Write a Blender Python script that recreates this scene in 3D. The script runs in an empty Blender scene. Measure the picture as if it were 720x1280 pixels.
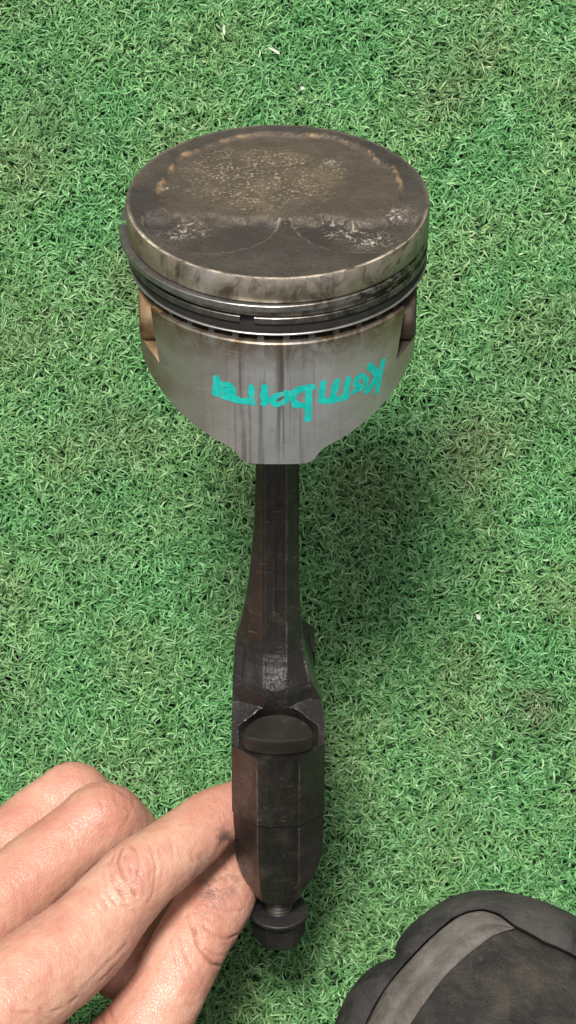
import bpy, bmesh, math, random
import numpy as np
from mathutils import Vector, noise

# ------------------------------------------------------------------ camera
S = 0.001                                   # everything below is laid out in millimetres
FPX, CX, CY = 5000.0, 360.0, 640.0
T = math.radians(15.0)                      # camera tilt off straight-down
A = math.radians(35.0)                      # rod axis against the image plane
EL = A + T                                  # elevation of the leaning rod
GZ = 33.0                                   # height of the assembly origin over the turf backing
LROD = 220.0
F = np.array([0, math.sin(T), -math.cos(T)]); U = np.array([0, math.cos(T), math.sin(T)]); R = np.array([1.0, 0, 0])
AX = np.array([0, math.cos(EL), math.sin(EL)]); FR = np.array([0, -math.sin(EL), math.cos(EL)])
ORG = np.array([0, 0, GZ])
CAM = ORG + LROD * AX - 1000 * F - ((640 - 254) / FPX * 1000) * U + R * 2.6

sc = bpy.context.scene
col = sc.collection
cam = bpy.data.cameras.new('camera'); cam_o = bpy.data.objects.new('camera', cam); col.objects.link(cam_o)
cam.sensor_fit = 'VERTICAL'; cam.sensor_height = 36.0; cam.sensor_width = 20.25
cam.lens = 36.0 * FPX / 1280.0
cam.clip_start = 0.05; cam.clip_end = 100
cam_o.location = Vector(CAM * S); cam_o.rotation_euler = (T, 0, 0)
sc.camera = cam_o

# ------------------------------------------------------------------ light
SUN_EL, SUN_AZ = math.radians(81.5), math.radians(-40)     # azimuth from +Y, towards -X
world = bpy.data.worlds.new('World'); sc.world = world; world.use_nodes = True
wn = world.node_tree.nodes; wl = world.node_tree.links
bg = wn['Background']
sky = wn.new('ShaderNodeTexSky'); sky.sky_type = 'NISHITA'; sky.sun_disc = False
sky.sun_elevation = SUN_EL; sky.sun_rotation = SUN_AZ
sky.air_density = 1.0; sky.dust_density = 6.0; sky.ozone_density = 1.0
hs = wn.new('ShaderNodeHueSaturation'); hs.inputs['Saturation'].default_value = 0.22
wl.new(sky.outputs[0], hs.inputs['Color']); wl.new(hs.outputs[0], bg.inputs['Color'])
bg.inputs['Strength'].default_value = 0.088
sun = bpy.data.lights.new('sun', 'SUN'); sun.energy = 4.1; sun.angle = math.radians(12); sun.color = (1.0, 0.96, 0.9)
sun_o = bpy.data.objects.new('sun', sun); col.objects.link(sun_o)
sd = Vector((math.sin(SUN_AZ) * math.cos(SUN_EL), math.cos(SUN_AZ) * math.cos(SUN_EL), math.sin(SUN_EL)))
sun_o.rotation_euler = sd.to_track_quat('Z', 'Y').to_euler(); sun_o.location = sd * 2
vs = sc.view_settings; vs.view_transform = 'Standard'; vs.look = 'None'; vs.gamma = 1; vs.exposure = 0.22
vs.use_curve_mapping = False

# ------------------------------------------------------------------ helpers
def at(px, py, depth):                       # photograph pixel + distance -> world mm
    return CAM + depth * (F + (px - CX) / FPX * R - (py - CY) / FPX * U)
def at_z(px, py, z):                         # photograph pixel on the level z
    d = F + (px - CX) / FPX * R - (py - CY) / FPX * U
    return CAM + d * ((z - CAM[2]) / d[2])
def rod_z(px, py, r):                        # local (x, z) of a pixel on a cylinder of radius r round the rod axis
    x = 0.0; d = r
    z = 190.0
    dd = F + (px - CX) / FPX * R - (py - CY) / FPX * U
    n = FR
    for _ in range(8):
        s = ((ORG + d * FR - CAM) @ n) / (dd @ n)
        P = CAM + dd * s - ORG
        x = P[0]; z = P @ AX; d = math.sqrt(max(1.0, r * r - x * x))
    return x, z

def link(o, parent=None):
    col.objects.link(o)
    if parent is not None: o.parent = parent
    return o
def mesh_obj(name, verts, faces, mat, parent=None, smooth=True, sharp=None):
    me = bpy.data.meshes.new(name)
    me.from_pydata([tuple(np.asarray(v, float) * S) for v in verts], [], [tuple(int(i) for i in f) for f in faces])
    me.update()
    if mat is not None: me.materials.append(mat)
    if smooth:
        me.polygons.foreach_set('use_smooth', [True] * len(me.polygons))
        if sharp is not None: me.set_sharp_from_angle(angle=math.radians(sharp))
    return link(bpy.data.objects.new(name, me), parent)
def empty(name, loc=(0, 0, 0)):
    o = bpy.data.objects.new(name, None); o.location = Vector(np.asarray(loc, float) * S); o.empty_display_size = 0.02
    return link(o)
def tag(o, label, cat, group=None, kind=None):
    if label: o['label'] = label
    if cat: o['category'] = cat
    if group: o['group'] = group
    if kind: o['kind'] = kind
    return o
def bevel(o, w, seg=2, ang=30):
    m = o.modifiers.new('bevel', 'BEVEL'); m.width = w * S; m.segments = seg; m.limit_method = 'ANGLE'; m.angle_limit = math.radians(ang)
    m.harden_normals = False
    return o

class MB:                                    # collects verts and faces
    def __init__(s): s.v = []; s.f = []
    def add(s, v, f):
        n = len(s.v); s.v += [tuple(p) for p in v]; s.f += [tuple(i + n for i in q) for q in f]
    def loft(s, secs, cap=True):             # list of equal-length closed loops
        n = len(secs[0]); v = [p for q in secs for p in q]; f = []
        for i in range(len(secs) - 1):
            for j in range(n):
                k = (j + 1) % n
                f.append((i * n + j, i * n + k, (i + 1) * n + k, (i + 1) * n + j))
        if cap:
            f.append(tuple(reversed(range(n)))); f.append(tuple(range((len(secs) - 1) * n, len(secs) * n)))
        s.add(v, f)
    def revolve(s, prof, n=160, a0=0.0, a1=2 * math.pi, cx=0.0, closed_prof=False, caps=False):
        full = abs(a1 - a0 - 2 * math.pi) < 1e-6
        m = n if full else n + 1
        v = []
        for i in range(m):
            a = a0 + (a1 - a0) * i / n
            for r, z in prof: v.append((cx + r * math.sin(a), -r * math.cos(a), z))
        p = len(prof); f = []
        for i in range(n):
            k = (i + 1) % m
            for j in range(p if closed_prof else p - 1):
                l = (j + 1) % p
                f.append((i * p + j, k * p + j, k * p + l, i * p + l))
        if caps and not full:
            f.append(tuple(range(p))); f.append(tuple(reversed(range((m - 1) * p, m * p))))
        s.add(v, f)
    def prism_x(s, poly, x0, x1):            # polygon in (front distance, z), extruded along x
        n = len(poly)
        v = [(x0, -d, z) for d, z in poly] + [(x1, -d, z) for d, z in poly]
        f = [(i, (i + 1) % n, n + (i + 1) % n, n + i) for i in range(n)] + [tuple(reversed(range(n))), tuple(range(n, 2 * n))]
        s.add(v, f)
    def build(s, name, mat, parent=None, smooth=True, sharp=None, fix=True):
        o = mesh_obj(name, s.v, s.f, mat, parent, smooth, sharp)
        if fix:
            bm = bmesh.new(); bm.from_mesh(o.data); bmesh.ops.recalc_face_normals(bm, faces=bm.faces); bm.to_mesh(o.data); bm.free()
            if smooth and sharp is not None: o.data.set_sharp_from_angle(angle=math.radians(sharp))
        return o

# ------------------------------------------------------------------ materials
class NT:
    def __init__(s, name):
        s.m = bpy.data.materials.new(name); s.m.use_nodes = True
        s.n = s.m.node_tree.nodes; s.l = s.m.node_tree.links; s.b = s.n['Principled BSDF']
        s.co = s.n.new('ShaderNodeTexCoord').outputs['Object']
    def put(s, sock, v):
        if hasattr(v, 'links') or isinstance(v, bpy.types.NodeSocket): s.l.new(v, sock)
        else: sock.default_value = v
    def map(s, scale=(1, 1, 1), loc=(0, 0, 0), rot=(0, 0, 0), src=None):
        n = s.n.new('ShaderNodeMapping'); s.l.new(src or s.co, n.inputs[0])
        n.inputs['Scale'].default_value = scale; n.inputs['Location'].default_value = loc; n.inputs['Rotation'].default_value = rot
        return n.outputs[0]
    def noise(s, scale, detail=4, rough=0.55, vec=None, dist=0.0):
        n = s.n.new('ShaderNodeTexNoise'); s.l.new(vec or s.co, n.inputs['Vector'])
        n.inputs['Scale'].default_value = scale; n.inputs['Detail'].default_value = detail
        n.inputs['Roughness'].default_value = rough; n.inputs['Distortion'].default_value = dist
        return n.outputs['Fac']
    def voro(s, scale, vec=None, feature='F1', out='Distance', rnd=1.0):
        n = s.n.new('ShaderNodeTexVoronoi'); n.feature = feature; s.l.new(vec or s.co, n.inputs['Vector'])
        n.inputs['Scale'].default_value = scale; n.inputs['Randomness'].default_value = rnd
        return n.outputs[out]
    def ramp(s, fac, pts):
        n = s.n.new('ShaderNodeValToRGB'); s.l.new(fac, n.inputs[0]); e = n.color_ramp.elements
        while len(e) < len(pts): e.new(0.5)
        for q, (p, c) in zip(e, pts):
            q.position = p; q.color = (c, c, c, 1) if isinstance(c, (int, float)) else (*c, 1)
        return n.outputs[0]
    def mix(s, fac, a, b, mode='MIX'):
        n = s.n.new('ShaderNodeMix'); n.data_type = 'RGBA'; n.blend_type = mode
        s.put(n.inputs['Factor'], fac)
        for k, v in (('A', a), ('B', b)):
            q = [i for i in n.inputs if i.name == k and i.type == 'RGBA'][0]
            s.put(q, v if isinstance(v, bpy.types.NodeSocket) else (*v, 1))
        return [o for o in n.outputs if o.type == 'RGBA'][0]
    def math(s, op, a, b=0.0, clamp=False):
        n = s.n.new('ShaderNodeMath'); n.operation = op; n.use_clamp = clamp
        s.put(n.inputs[0], a); s.put(n.inputs[1], b); return n.outputs[0]
    def sep(s, src=None):
        n = s.n.new('ShaderNodeSeparateXYZ'); s.l.new(src or s.co, n.inputs[0]); return n.outputs
    def attr(s, name, out='Fac'):
        n = s.n.new('ShaderNodeAttribute'); n.attribute_name = name; return n.outputs[out]
    def bump(s, h, strength=0.3, dist=0.0003, nrm=None):
        n = s.n.new('ShaderNodeBump'); s.l.new(h, n.inputs['Height']); n.inputs['Strength'].default_value = strength
        n.inputs['Distance'].default_value = dist
        if nrm is not None: s.l.new(nrm, n.inputs['Normal'])
        return n.outputs[0]
    def set(s, **k):
        names = dict(color='Base Color', rough='Roughness', metal='Metallic', normal='Normal', spec='Specular IOR Level', sss='Subsurface Weight', coat='Coat Weight', coat_rough='Coat Roughness', sheen='Sheen Weight', trans='Transmission Weight')
        for q, v in k.items():
            if isinstance(v, tuple) and len(v) == 3: v = (*v, 1)
            s.put(s.b.inputs[names[q]], v)
        return s.m

def mat_carbon():                            # baked combustion deposit on the crown
    t = NT('carbon deposit')
    x, y, z = t.sep()
    big = t.noise(45, 5, 0.6, dist=0.4); mid = t.noise(180, 5, 0.6); fine = t.noise(900, 4, 0.6)
    base = t.ramp(big, [(0.3, (0.034, 0.029, 0.025)), (0.5, (0.06, 0.05, 0.04)), (0.72, (0.11, 0.088, 0.064))])
    base = t.mix(t.ramp(mid, [(0.35, 0.0), (0.7, 0.5)]), base, (0.036, 0.033, 0.032))
    base = t.mix(t.math('MULTIPLY', t.attr('dishzone'), t.ramp(t.noise(26, 6, 0.7), [(0.3, 0.35), (0.62, 0.9)])), base, t.mix(mid, (0.05, 0.041, 0.031), (0.118, 0.093, 0.065)))
    # tan crust in the middle of the dish
    r2 = t.math('ADD', t.math('POWER', t.math('DIVIDE', t.math('ADD', x, 0.004), 0.022), 2.0), t.math('POWER', t.math('DIVIDE', t.math('ADD', y, -0.012), 0.019), 2.0))
    zone = t.ramp(t.math('ADD', r2, t.math('MULTIPLY', t.math('SUBTRACT', big, 0.5), 2.4)), [(0.35, 1.0), (1.35, 0.0)])
    crust = t.math('MULTIPLY', t.ramp(t.noise(1150, 4, 0.6), [(0.5, 0.0), (0.6, 1.0)]), t.ramp(t.noise(260, 5, 0.7), [(0.40, 0.0), (0.6, 1.0)]))
    base = t.mix(t.math('MULTIPLY', t.math('MULTIPLY', zone, crust), 0.72), base, (0.44, 0.35, 0.24))
    haze = t.ramp(t.noise(70, 6, 0.7, dist=1.0), [(0.48, 0.0), (0.75, 0.5)])
    base = t.mix(t.math('MULTIPLY', haze, zone), base, (0.23, 0.16, 0.10))
    # mineral edge along the step of the dish and valve reliefs (vertex attribute) and pale flakes
    edge = t.math('MULTIPLY', t.attr('edge'), t.ramp(t.noise(140, 4, 0.7), [(0.47, 0.0), (0.6, 0.85)]))
    base = t.mix(edge, base, (0.34, 0.22, 0.12))
    fl = t.math('MULTIPLY', t.attr('flake'), t.ramp(t.noise(420, 5, 0.75, dist=1.5), [(0.53, 0.0), (0.6, 1.0)]))
    base = t.mix(fl, base, (0.56, 0.50, 0.42))
    base = t.mix(t.math('MULTIPLY', t.attr('line'), t.ramp(t.noise(190, 5, 0.7), [(0.36, 0.15), (0.54, 1.0)])), base, (0.46, 0.42, 0.35))
    base = t.mix(t.attr('rim'), base, t.mix(t.ramp(t.noise(120, 4, 0.7), [(0.38, 0.0), (0.6, 1.0)]), (0.10, 0.075, 0.05), (0.64, 0.56, 0.43)))
    h = t.math('ADD', t.math('MULTIPLY', mid, 0.6), t.math('ADD', t.math('MULTIPLY', fine, 0.4), t.math('MULTIPLY', crust, 0.4)))
    return t.set(color=base, rough=t.ramp(mid, [(0.3, 0.42), (0.7, 0.75)]), metal=0.15, spec=0.4, normal=t.bump(h, 0.8, 0.0006))

def mat_alu(name, tarnish, dirt, zs=1.0):
    t = NT(name)
    x, y, z = t.sep()
    streak = t.noise(1.0, 5, 0.6, vec=t.map((1500, 1500, 40)))
    scuff = t.noise(1.0, 3, 0.5, vec=t.map((420, 420, 9), (3, 1, 2)))
    blot = t.noise(55, 5, 0.6, dist=0.6); mid = t.noise(260, 5, 0.65)
    c = t.mix(t.ramp(blot, [(0.35, 0.0), (0.7, 1.0)]), (0.46, 0.45, 0.43), (0.60, 0.585, 0.56))
    c = t.mix(t.ramp(scuff, [(0.56, 0.0), (0.66, 0.62)]), c, (0.10, 0.09, 0.085))
    c = t.mix(t.ramp(mid, [(0.5, 0.0), (0.72, 0.35)]), c, (0.17, 0.145, 0.11))
    # oil varnish: strongest towards the pin sides and just under the ring belt
    side = t.math('MULTIPLY', t.math('ABSOLUTE', x), 1 / 0.038)
    varn = t.math('MULTIPLY', t.ramp(side, [(0.35, 0.0), (0.9, 1.0)]), t.ramp(blot, [(0.3, 0.35), (0.65, 1.0)]))
    c = t.mix(t.math('MULTIPLY', varn, tarnish), c, (0.26, 0.18, 0.085))
    c = t.mix(t.math('MULTIPLY', t.ramp(t.noise(34, 5, 0.65, vec=t.map((1, 1, 0.5), (5, 2, 1))), [(0.38, 0.0), (0.6, 0.8)]), tarnish), c, (0.27, 0.205, 0.125))
    c = t.mix(t.math('MULTIPLY', t.ramp(t.noise(110, 6, 0.75, dist=0.8), [(0.47, 0.0), (0.63, 1.0)]), dirt), c, (0.055, 0.042, 0.03))
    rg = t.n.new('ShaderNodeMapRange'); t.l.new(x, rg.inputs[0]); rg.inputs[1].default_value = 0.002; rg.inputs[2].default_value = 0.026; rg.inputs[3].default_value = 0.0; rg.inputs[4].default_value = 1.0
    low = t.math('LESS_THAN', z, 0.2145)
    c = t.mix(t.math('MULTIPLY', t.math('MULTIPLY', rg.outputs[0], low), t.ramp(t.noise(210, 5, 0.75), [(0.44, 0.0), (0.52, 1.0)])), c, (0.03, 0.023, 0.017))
    sp = t.ramp(t.voro(320), [(0.03, 1.0), (0.09, 0.0)])
    c = t.mix(t.math('MULTIPLY', sp, t.ramp(t.noise(40, 3), [(0.5, 0.0), (0.6, 0.6)])), c, (0.04, 0.035, 0.03))
    h = t.math('ADD', t.math('MULTIPLY', streak, 0.6), t.math('MULTIPLY', scuff, 0.5))
    h = t.math('ADD', h, t.math('MULTIPLY', mid, 0.3 + dirt * 0.5))
    return t.set(color=c, metal=0.62, rough=t.ramp(blot, [(0.3, 0.32), (0.7, 0.5)]), normal=t.bump(h, 0.35, 0.00012))

def mat_skirt():
    t = NT('scuffed aluminium skirt')
    x, y, z = t.sep()
    streak = t.noise(1.0, 5, 0.6, vec=t.map((1100, 1100, 25)))
    lines = t.noise(1.0, 2, 0.5, vec=t.map((330, 60, 15), (3.3, 1, 2)))
    lines2 = t.noise(1.0, 2, 0.5, vec=t.map((800, 60, 22), (1.3, 4, 2)))
    blot = t.noise(50, 5, 0.6, dist=0.6); mid = t.noise(260, 5, 0.65)
    c = t.mix(t.ramp(blot, [(0.35, 0.0), (0.7, 1.0)]), (0.45, 0.447, 0.437), (0.62, 0.616, 0.605))
    cen = t.ramp(t.math('ABSOLUTE', t.math('ADD', x, 0.002)), [(0.0, 1.0), (0.019, 0.0)])
    c = t.mix(t.math('MULTIPLY', cen, t.ramp(lines, [(0.52, 0.0), (0.62, 0.85)])), c, (0.085, 0.078, 0.072))
    c = t.mix(t.math('MULTIPLY', cen, t.ramp(lines2, [(0.54, 0.0), (0.64, 0.65)])), c, (0.13, 0.115, 0.10))
    # oil varnish, heavier on the left flank and in the upper right under the rings
    left = t.ramp(x, [(-0.038, 1.0), (-0.006, 0.0)])
    n = t.n.new('ShaderNodeMapRange'); t.l.new(x, n.inputs[0]); n.inputs[1].default_value = -0.036; n.inputs[2].default_value = -0.004; n.inputs[3].default_value = 1.0; n.inputs[4].default_value = 0.0
    left = n.outputs[0]
    c = t.mix(t.math('MULTIPLY', left, t.ramp(t.noise(60, 5, 0.6, vec=t.map((1, 1, 1.6))), [(0.3, 0.55), (0.6, 1.0)])), c, (0.19, 0.128, 0.055))
    n = t.n.new('ShaderNodeMapRange'); t.l.new(x, n.inputs[0]); n.inputs[1].default_value = 0.010; n.inputs[2].default_value = 0.036; n.inputs[3].default_value = 0.0; n.inputs[4].default_value = 1.0
    n2 = t.n.new('ShaderNodeMapRange'); t.l.new(z, n2.inputs[0]); n2.inputs[1].default_value = 0.180; n2.inputs[2].default_value = 0.2; n2.inputs[3].default_value = 0.3; n2.inputs[4].default_value = 1.0
    right = t.math('MULTIPLY', n.outputs[0], n2.outputs[0])
    c = t.mix(t.math('MULTIPLY', right, t.ramp(t.noise(80, 5, 0.65), [(0.33, 0.3), (0.6, 1.0)])), c, (0.34, 0.23, 0.09))
    n3 = t.n.new('ShaderNodeMapRange'); t.l.new(z, n3.inputs[0]); n3.inputs[1].default_value = 0.1935; n3.inputs[2].default_value = 0.2015; n3.inputs[3].default_value = 0.0; n3.inputs[4].default_value = 1.0
    c = t.mix(t.math('MULTIPLY', n3.outputs[0], t.ramp(t.noise(120, 6, 0.7, dist=0.8), [(0.36, 0.25), (0.58, 1.0)])), c, (0.16, 0.105, 0.055))
    # fine scratches crossing the flank
    scr = t.ramp(t.noise(1.0, 2, 0.5, vec=t.map((160, 160, 1500), rot=(0, 0.55, 0))), [(0.66, 0.0), (0.7, 1.0)])
    c = t.mix(t.math('MULTIPLY', scr, 0.3), c, (0.66, 0.63, 0.57))
    c = t.mix(t.ramp(mid, [(0.55, 0.0), (0.75, 0.35)]), c, (0.2, 0.18, 0.15))
    h = t.math('ADD', t.math('MULTIPLY', streak, 0.6), t.math('ADD', t.math('MULTIPLY', lines, 0.7), t.math('MULTIPLY', mid, 0.35)))
    return t.set(color=c, metal=0.72, rough=t.ramp(mid, [(0.3, 0.26), (0.7, 0.42)]), normal=t.bump(h, 0.3, 0.00014))

def mat_ring(name, c0, c1):
    t = NT(name); n = t.noise(200, 5, 0.7, dist=0.5); m = t.noise(60, 4, 0.6)
    c = t.mix(t.ramp(n, [(0.42, 0.0), (0.62, 1.0)]), c0, c1)
    x, y, z = t.sep()
    q = t.n.new('ShaderNodeMapRange'); t.l.new(x, q.inputs[0]); q.inputs[1].default_value = -0.004; q.inputs[2].default_value = 0.02; q.inputs[3].default_value = 0.25; q.inputs[4].default_value = 1.0
    rust = t.math('MULTIPLY', t.ramp(t.noise(330, 5, 0.75), [(0.46, 0.0), (0.55, 1.0)]), q.outputs[0])
    c = t.mix(t.math('MULTIPLY', rust, 0.92), c, (0.045, 0.034, 0.025))
    c = t.mix(t.math('MULTIPLY', q.outputs[0], t.ramp(m, [(0.5, 0.0), (0.62, 0.5)])), c, (0.42, 0.30, 0.18))
    return t.set(color=c, metal=0.85, rough=t.ramp(n, [(0.3, 0.28), (0.7, 0.5)]), normal=t.bump(n, 0.3, 0.0001))

def mat_rod(name, c0, c1, rough=(0.24, 0.48), bs=0.8, coat=0.6, edges=False):
    t = NT(name); n = t.noise(130, 6, 0.65); f = t.noise(900, 5, 0.7); b = t.noise(35, 4, 0.6)
    c = t.mix(t.ramp(b, [(0.35, 0.0), (0.68, 1.0)]), c0, c1)
    c = t.mix(t.ramp(n, [(0.52, 0.0), (0.75, 0.5)]), c, (0.075, 0.062, 0.05))
    s = t.ramp(t.noise(480, 6, 0.8), [(0.64, 0.0), (0.72, 1.0)])
    c = t.mix(t.math('MULTIPLY', s, t.ramp(b, [(0.42, 0.0), (0.6, 0.6)])), c, (0.34, 0.32, 0.29))
    sx = t.ramp(t.noise(1.0, 3, 0.6, vec=t.map((260, 260, 1700), rot=(0.1, 0.5, 0.2))), [(0.64, 0.0), (0.7, 0.5)])
    c = t.mix(t.math('MULTIPLY', sx, t.ramp(b, [(0.4, 0.0), (0.6, 1.0)])), c, (0.2, 0.185, 0.165))
    x, y, z = t.sep()
    if edges:                                        # paint-thin oil worn off the raised flash lines
        low = t.math('LESS_THAN', z, 0.068); ax = t.math('ABSOLUTE', x)
        l1 = t.math('MULTIPLY', t.ramp(t.math('MULTIPLY', t.math('ABSOLUTE', t.math('SUBTRACT', ax, 0.0056)), 1000.0), [(0.0, 1.0), (0.32, 0.0)]), low)
        l2 = t.math('MULTIPLY', t.ramp(t.math('MULTIPLY', t.math('ABSOLUTE', t.math('SUBTRACT', x, 0.0023)), 1000.0), [(0.0, 1.0), (0.25, 0.0)]), t.math('GREATER_THAN', z, 0.084))
        wear = t.math('MULTIPLY', t.math('ADD', l1, l2), t.ramp(t.noise(150, 5, 0.7), [(0.42, 0.0), (0.66, 0.6)]))
        c = t.mix(wear, c, (0.24, 0.215, 0.18))
    h = t.math('ADD', t.math('MULTIPLY', n, 0.9), t.math('ADD', t.math('MULTIPLY', f, 0.45), t.math('MULTIPLY', t.noise(380, 4, 0.6), 0.5)))
    return t.set(color=c, metal=0.45, rough=t.ramp(n, [(0.3, rough[0]), (0.7, rough[1])]), spec=0.5, coat=coat, coat_rough=0.24, normal=t.bump(h, bs, 0.0006))

def mat_plain(name, c, rough=0.5, metal=0.0, var=0.3, scale=200, bs=0.2):
    t = NT(name); n = t.noise(scale, 5, 0.65)
    cc = t.mix(t.ramp(n, [(0.3, 0.0), (0.7, 1.0)]), tuple(v * (1 - var) for v in c), tuple(min(1, v * (1 + var)) for v in c))
    return t.set(color=cc, rough=rough, metal=metal, normal=t.bump(n, bs, 0.0002))

def mat_skin():
    t = NT('skin')
    big = t.noise(38, 4, 0.55, dist=0.5); mid = t.noise(160, 5, 0.6); pore = t.noise(1700, 4, 0.6)
    c = t.ramp(big, [(0.32, (0.47, 0.212, 0.155)), (0.5, (0.535, 0.282, 0.202)), (0.7, (0.595, 0.35, 0.248))])
    c = t.mix(t.ramp(mid, [(0.42, 0.0), (0.7, 0.6)]), c, (0.46, 0.18, 0.125))
    dots = t.math('MULTIPLY', t.ramp(t.voro(520), [(0.10, 1.0), (0.2, 0.0)]), t.ramp(t.noise(60, 3), [(0.52, 0.0), (0.62, 0.38)]))
    c = t.mix(dots, c, (0.42, 0.20, 0.13))
    c = t.mix(t.math('MULTIPLY', t.attr('knuckle'), 0.6), c, (0.40, 0.15, 0.105))
    c = t.mix(t.math('MULTIPLY', t.attr('crease'), 0.85), c, (0.25, 0.095, 0.065))
    g = t.math('MULTIPLY', t.attr('grease_shade'), t.ramp(t.noise(240, 5, 0.7), [(0.42, 0.0), (0.58, 0.9)]))
    c = t.mix(g, c, (0.07, 0.05, 0.045))
    fur = t.noise(1.0, 5, 0.7, vec=t.map((900, 260, 300), rot=(0, 0, math.radians(-38))))
    fur = t.math('MULTIPLY', fur, t.math('ADD', t.math('MULTIPLY', t.attr('knuckle'), 1.6), 0.7))
    cell = t.voro(900, feature='DISTANCE_TO_EDGE')
    h = t.math('ADD', t.math('MULTIPLY', t.ramp(cell, [(0.0, 0.0), (0.16, 1.0)]), 0.5), t.math('ADD', t.math('MULTIPLY', pore, 0.5), t.math('ADD', t.math('MULTIPLY', mid, 0.7), fur)))
    t.b.inputs['Subsurface Radius'].default_value = (1.0, 0.35, 0.2); t.b.inputs['Subsurface Scale'].default_value = 0.0022
    return t.set(color=c, rough=t.ramp(mid, [(0.3, 0.33), (0.7, 0.46)]), spec=0.5, sss=0.18, normal=t.bump(h, 0.4, 0.00032))

def mat_blade():
    t = NT('turf fibre')
    c = t.attr('tint', 'Color')
    return t.set(color=c, rough=0.5, spec=0.45, sheen=0.0)

def mat_boot(name, c0, c1, dust, dustc, rough=0.55, ds=45):
    t = NT(name); b = t.noise(ds, 9, 0.72, dist=0.5); m = t.noise(170, 8, 0.75); f = t.noise(1300, 5, 0.7)
    c = t.mix(t.ramp(m, [(0.35, 0.0), (0.7, 1.0)]), c0, c1)
    c = t.mix(t.math('MULTIPLY', t.ramp(b, [(0.44, 0.0), (0.66, 1.0)]), dust), c, dustc)
    fib = t.ramp(t.noise(1.0, 6, 0.8, vec=t.map((900, 260, 400), rot=(0.2, 0.3, 0.8))), [(0.52, 0.0), (0.72, 0.6)])
    c = t.mix(t.math('MULTIPLY', fib, t.ramp(t.noise(28, 5, 0.6), [(0.42, 0.1), (0.62, 1.0)])), c, dustc)
    sp = t.ramp(t.noise(620, 5, 0.8), [(0.67, 0.0), (0.74, 0.9)])
    c = t.mix(t.math('MULTIPLY', sp, t.ramp(t.noise(33, 4, 0.6), [(0.45, 0.0), (0.6, dust)])), c, (0.42, 0.38, 0.33))
    pits = t.ramp(t.voro(260), [(0.05, 0.0), (0.35, 1.0)])
    h = t.math('ADD', t.math('MULTIPLY', m, 1.0), t.math('ADD', t.math('MULTIPLY', f, 0.5), t.math('MULTIPLY', pits, 0.25)))
    h = t.math('ADD', h, t.math('MULTIPLY', b, 1.2))
    return t.set(color=c, rough=t.ramp(m, [(0.3, rough - 0.1), (0.7, rough + 0.2)]), spec=0.35, normal=t.bump(h, 0.9, 0.0011))

def mat_ink():                               # paint marker, thin where the pen dragged over the scuffs
    t = NT('turquoise marker ink'); n = t.noise(420, 5, 0.7); d = t.noise(1.0, 4, 0.6, vec=t.map((900, 300, 120)))
    c = t.mix(t.ramp(n, [(0.3, 0.0), (0.7, 1.0)]), (0.004, 0.36, 0.31), (0.012, 0.52, 0.45))
    c = t.mix(t.ramp(d, [(0.56, 0.0), (0.7, 0.55)]), c, (0.16, 0.34, 0.31))
    return t.set(color=c, rough=t.ramp(n, [(0.3, 0.3), (0.7, 0.5)]), metal=0.05, normal=t.bump(n, 0.4, 0.0002))

M = dict(
    carbon=mat_carbon(), skirt=mat_skirt(),
    land=mat_alu('tarnished aluminium land', 0.85, 0.8), groove=mat_plain('sooty groove', (0.02, 0.018, 0.016), 0.7, 0.2),
    ring1=mat_ring('bright steel ring', (0.36, 0.345, 0.32), (0.25, 0.235, 0.215)), ring2=mat_ring('dull steel ring', (0.22, 0.21, 0.195), (0.12, 0.108, 0.095)),
    rail=mat_plain('oil ring rail', (0.34, 0.33, 0.31), 0.4, 0.8), post=mat_plain('oil ring spacer', (0.11, 0.105, 0.1), 0.5, 0.6),
    boss=mat_plain('varnished boss', (0.20, 0.125, 0.06), 0.6, 0.3, 0.75, 110), boss_dark=mat_plain('dark brown boss', (0.05, 0.035, 0.025), 0.5, 0.3, 0.6, 220),  # left boss tan with varnish, right boss dark brown
    pin=mat_plain('pin steel', (0.4, 0.4, 0.4), 0.3, 0.9),
    rod=mat_rod('oily forged steel', (0.013, 0.011, 0.0095), (0.029, 0.024, 0.02), edges=True),
    cap=mat_rod('oily cap steel', (0.011, 0.0095, 0.0085), (0.024, 0.0195, 0.0165), edges=True),
    bolt=mat_rod('blackened bolt steel', (0.02, 0.018, 0.013), (0.034, 0.031, 0.022), (0.4, 0.6), 0.4, 0.15),
    nut=mat_rod('blackened nut steel', (0.012, 0.012, 0.014), (0.035, 0.028, 0.024), (0.4, 0.6), 0.5, 0.1),
    ink=mat_ink(),
    skin=mat_skin(), blade=mat_blade(),
    backing=mat_plain('turf backing', (0.01, 0.03, 0.011), 0.95, 0.0, 0.6, 260, 0.8),
    boot_rand=mat_boot('worn black rubber', (0.011, 0.011, 0.0115), (0.026, 0.0245, 0.0235), 0.7, (0.085, 0.078, 0.068)),
    boot_upper=mat_boot('dusty black leather', (0.011, 0.011, 0.0105), (0.026, 0.024, 0.021), 0.6, (0.092, 0.076, 0.058), 0.5, 40),
    boot_band=mat_boot('grubby grey trim', (0.115, 0.105, 0.094), (0.185, 0.17, 0.15), 0.8, (0.07, 0.055, 0.045), 0.6, 70),
    scrap=mat_plain('pale scrap', (0.40, 0.42, 0.36), 0.6),
)

# ------------------------------------------------------------------ ground
g = mesh_obj('ground', [(-3000, -3000, 0), (3000, -3000, 0), (3000, 3000, 0), (-3000, 3000, 0)], [(0, 1, 2, 3)], M['backing'], smooth=False)
tag(g, 'dark backing of the artificial turf', 'ground', kind='structure')

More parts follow.
